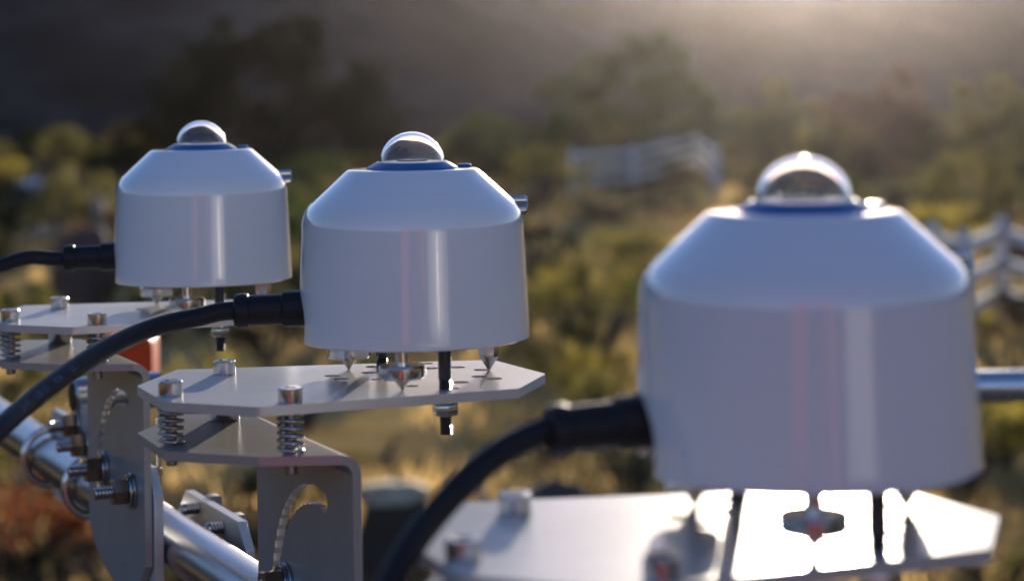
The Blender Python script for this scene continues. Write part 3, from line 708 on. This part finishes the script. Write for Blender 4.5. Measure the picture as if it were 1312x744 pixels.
while cnt < 150:
    r_ = 13.5 + 62 * random.random() ** 1.35; az = random.uniform(-14.5, 14.5); x, y = r_ * math.sin(R(az)), r_ * math.cos(R(az))
    s = random.uniform(.6, 1.35) * (1 + r_ / 80)
    if any(math.hypot(x - a, y - b) < c + s * .42 for a, b, c in taken): continue
    if r_ < 24 and random.random() < 0.45: continue
    if -5 < az < 0.6 and r_ < 20.5: continue          # dry grass shows here
    open_ = (1 < az < 6 and 36 < r_ < 62) or (az > 10 and 18 < r_ < 30)          # only low growth in front of the fences
    kind = random.choices(('yellow', 'olive', 'green', 'rust', 'dark'), (2.5, 4, 2, 2.2, 2) if az > -4 else (0.3, 3, 3, 2, 4))[0]
    if open_ and kind == 'yellow': kind = 'olive'
    o = shrub(Vector((x, y, 0)), kind, s, s * (random.uniform(.25, .4) if open_ else random.uniform(.6, .95)), 'x', 'scattered %s shrubs' % kind); taken.append((x, y, s * .4)); cnt += 1
    px = PX + F * x / y
    made.setdefault((kind, 'tall' if s > 1.35 else 'low', zone(px), 'far' if r_ > 42 else 'midway' if r_ > 25 else 'near'), []).append((px, o))
for (kind, tall, zn, far), l in made.items():
    l.sort(key=lambda q: q[0])
    for n_, (px, o) in enumerate(l):
        o['label'] = '%s %s shrub %s, %s' % (tall, WORD[kind], far, zn) + ('' if len(l) == 1 else ', ' + NTH[n_] + ('' if n_ == 0 else ' from left'))
# low dark growth close to the stand, filling the bottom of the view
low = []
for i, px in enumerate((-25, 40, 105, 165, 225, 290, 370, 440, 590, 655, 730, 1275, 1330)):
    g = ground_at(px, 770 + 22 * math.sin(i * 2.3)); kd = ('rust', 'dark', 'rust', 'dark', 'olive', 'dark', 'olive', 'dark', 'olive', 'rust', 'dark', 'dark', 'olive')[i]
    low.append(shrub(g, kd, 0.62, 0.36 + 0.08 * math.sin(i * 1.7), 'x', 'low shrubs along the bottom of the view'))
    low[-1]['label'] = 'low %s shrub, bottom of view, %s' % (WORD[kd], ('just outside the left corner', 'in the left corner', 'right of the left corner', 'under the nuts of the far bracket', 'behind the lower pipe', 'under the angled clamp plate', 'behind the toothed slot',
        'left of the flat boulder', 'right of the flat boulder', 'behind the left end of the glaring plate', 'under the plug of the largest sensor', 'in the right corner', 'just outside the right corner')[i])
# dry grass
def grass():
    random.seed(5); m = MB()
    for _ in range(8500):
        r_ = 12 + 42 * random.random() ** 1.3; az = random.uniform(-27, 27); x, y = r_ * math.sin(R(az)), r_ * math.cos(R(az))
        if noise.noise(Vector((x * .35, y * .35, 3))) < -0.08 or (az < -5 and random.random() < .75): continue
        for _ in range(7):
            a = random.uniform(0, 6.28); b = Vector((x + random.gauss(0, .12), y + random.gauss(0, .12), 0)); w = Vector((math.cos(a), math.sin(a), 0)) * .012
            tip = b + Vector((random.gauss(0, .1), random.gauss(0, .1), random.uniform(.12, .34)))
            o = len(m.v); m.v += [tuple(b - w), tuple(b + w), tuple(tip)]; m.f.append((o, o + 1, o + 2))
    tag(m.build('dry_grass', M_leaf['straw'], smooth=0), kind='stuff')
grass()
def scrub():
    random.seed(9); m = MB()
    for _ in range(150):
        r_ = 14 + 65 * random.random() ** 1.2; az = random.choice((-1, 1)) * random.uniform(16.5, 30); h = random.uniform(.5, 1.1)
        for _ in range(5):
            leaves(m, Vector((r_ * math.sin(R(az)) + random.gauss(0, .3), r_ * math.cos(R(az)) + random.gauss(0, .3), h * random.uniform(.3, .7))), (.3, .3, .3), 45, .06)
    tag(m.build('undergrowth', M_leaf['olive'], smooth=0), kind='stuff')          # scrub running on outside the frame
scrub()

# ------------------------------------------------------------------ fences
M_fence = mat('white_rail_paint', (0.60, 0.60, 0.62), 0.85, 0, var=0.08, scale=3)
def fence(nodes, hgt, fr, label):
    """nodes: (pixel x, pixel y of the post top)"""
    pts = []
    for x, yt in nodes:
        yh = PY - ROLL * (x - PX); base = yh + (yt - yh) * CAM_Z / (CAM_Z - hgt); pts.append(ground_at(x, base))
    r = empty('rail_fence', pts[0], label, 'fence', 'white ranch rail fences'); o = pts[0]
    for p in pts:
        q = p - o; m = MB().box((q.x, q.y, hgt / 2), (.12, .12, hgt)); m.lathe([(0.088, hgt + .002), (0.088, hgt + .03), (0, hgt + .085)], 4, Matrix.Translation((q.x, q.y, 0)) @ Matrix.Rotation(R(45), 4, 'Z')); m.build('fence_post', M_fence, r, smooth=0)
    for a, b in zip(pts, pts[1:]):
        for f_ in fr:
            u, v = a - o, b - o; d = (v - u); d2 = d.normalized(); u2, v2 = u + d2 * .061, v - d2 * .061
            M = Matrix.Translation((u2 + v2) / 2 + Vector((0, 0, hgt * f_))) @ Matrix.Rotation(math.atan2(d.y, d.x), 4, 'Z')
            MB().box((0, 0, 0), ((v2 - u2).length, .04, .14), mat=M).build('rail', M_fence, r, smooth=0)
fence([(733, 193), (812, 190), (893, 172), (919, 192)], 1.05, (.9, .58, .26), 'blurred white three-rail fence in the middle distance left of the largest dome')
fence([(1150, 300), (1196, 292), (1238, 302), (1284, 285), (1332, 299), (1390, 290)], 1.15, (.9, .6, .3), 'white three-rail fence at the right, partly behind the largest sensor')

# ------------------------------------------------------------------ rocks, logs, posts
def rock(x, y, wpx, hpx, col, label, name='boulder', seed=0, flat=0.0, depth=0.8, z=0.0):
    g = ground_at(x, y); k = g.y / F; w, h = wpx * k, hpx * k; random.seed(seed)
    import bmesh
    bm = bmesh.new(); bmesh.ops.create_icosphere(bm, subdivisions=4, radius=1)
    for v in bm.verts:
        n_ = noise.fractal(v.co * 1.1 + Vector((seed * 3.1, 0, 0)), 1, 2, 4) * .28; v.co *= 1 + n_
        if v.co.z > 0.55 and flat: v.co.z = 0.55 + (v.co.z - .55) * (1 - flat)
        v.co.z = max(v.co.z, -.35); v.co = Vector((v.co.x * w / 2, v.co.y * w / 2 * depth, (v.co.z + .3) * h / (0.9 if flat else 1.25)))
    me = bpy.data.meshes.new(name); bm.to_mesh(me); bm.free(); me.shade_smooth(); me.materials.append(mat(name + '_stone', col, 0.85, 0, var=0.35, scale=3, bump=0.5, bscale=20))
    return tag(obj(name, me, None, (g.x, g.y, z)), label, 'rock')
rock(505, 772, 104, 130, (0.06, 0.038, 0.024), 'dark brown boulder right of the middle bracket', seed=6, flat=.6)
rock(503, 772, 92, 22, (0.55, 0.44, 0.29), 'flat pale stone added as the sunlit top of the dark brown boulder', name='sunlit_top', seed=17, flat=.8, z=0.585)  # pale colour stands in for sunlight on the boulder's flat top
rock(712, 690, 110, 70, (0.08, 0.06, 0.05), 'dark boulder behind the cable of the largest sensor', seed=5)
rock(108, 395, 84, 96, (0.11, 0.06, 0.045), 'dark brown boulder under the plug of the smallest sensor', seed=8)
rock(46, 258, 68, 26, (0.70, 0.70, 0.70), 'pale rock in the distance at the left edge', name='pale_rock', seed=11)
rock(165, 390, 110, 14, (0.62, 0.56, 0.46), 'low pale rock just behind the plate of the smallest sensor', name='pale_rock', seed=14)
def log(p, q, r, label, name='log', c=(0.40, 0.31, 0.2)):
    a, b = un(*p), un(*q); m = MB(); d = b - a
    m.tube([Vector((0, 0, 0)) + d * t + Vector((0, 0, .02 * math.sin(t * 7))) for t in (0, .25, .5, .75, 1)], [r, r * .95, r * .85, r * .8, r * .7], 10)
    tag(m.build(name, mat(name + '_wood', c, .9, 0, var=.4, scale=8, bump=.4, bscale=40), loc=tuple(a)), label, 'log')
log((470, 612, 16.6), (505, 570, 16.9), 0.035, 'dark broken branch sticking up beside the flat boulder', 'branch', (0.06, 0.055, 0.06))
log((632, 662, 14.6), (606, 612, 15.0), 0.055, 'pale log leaning behind the cable of the largest sensor')
log((585, 668, 14.4), (650, 634, 15.2), 0.05, 'second pale log lying low left of the blurred cap screw', 'log')
def gatepost():
    g = ground_at(103, 300); k = g.y / F
    r = empty('red_post', g, 'blurred square red post in the distance left of the smallest sensor', 'post')
    MB().box((0, 0, 23 * k), (30 * k, 30 * k, 46 * k)).build('post_body', M_redpost, r, bevel=.02); MB().box((0, 0, 48 * k), (36 * k, 36 * k, 4 * k - .002)).build('post_cap', M_redpost, r, bevel=.01)
    g = ground_at(127, 322); k = g.y / F
    m = MB().box((0, 0, 32 * k), (14 * k, 14 * k, 64 * k)); m.lathe([(10 * k, 64.2 * k), (0, 69 * k)], 4, Matrix.Rotation(R(45), 4, 'Z')); m.build('grey_post', mat('weathered_wood', (0.28, 0.25, 0.22), .9, 0, var=.3, scale=9), None, smooth=0, loc=g)
    tag(bpy.data.objects['grey_post'], 'weathered grey post right of the red post', 'post')
gatepost()
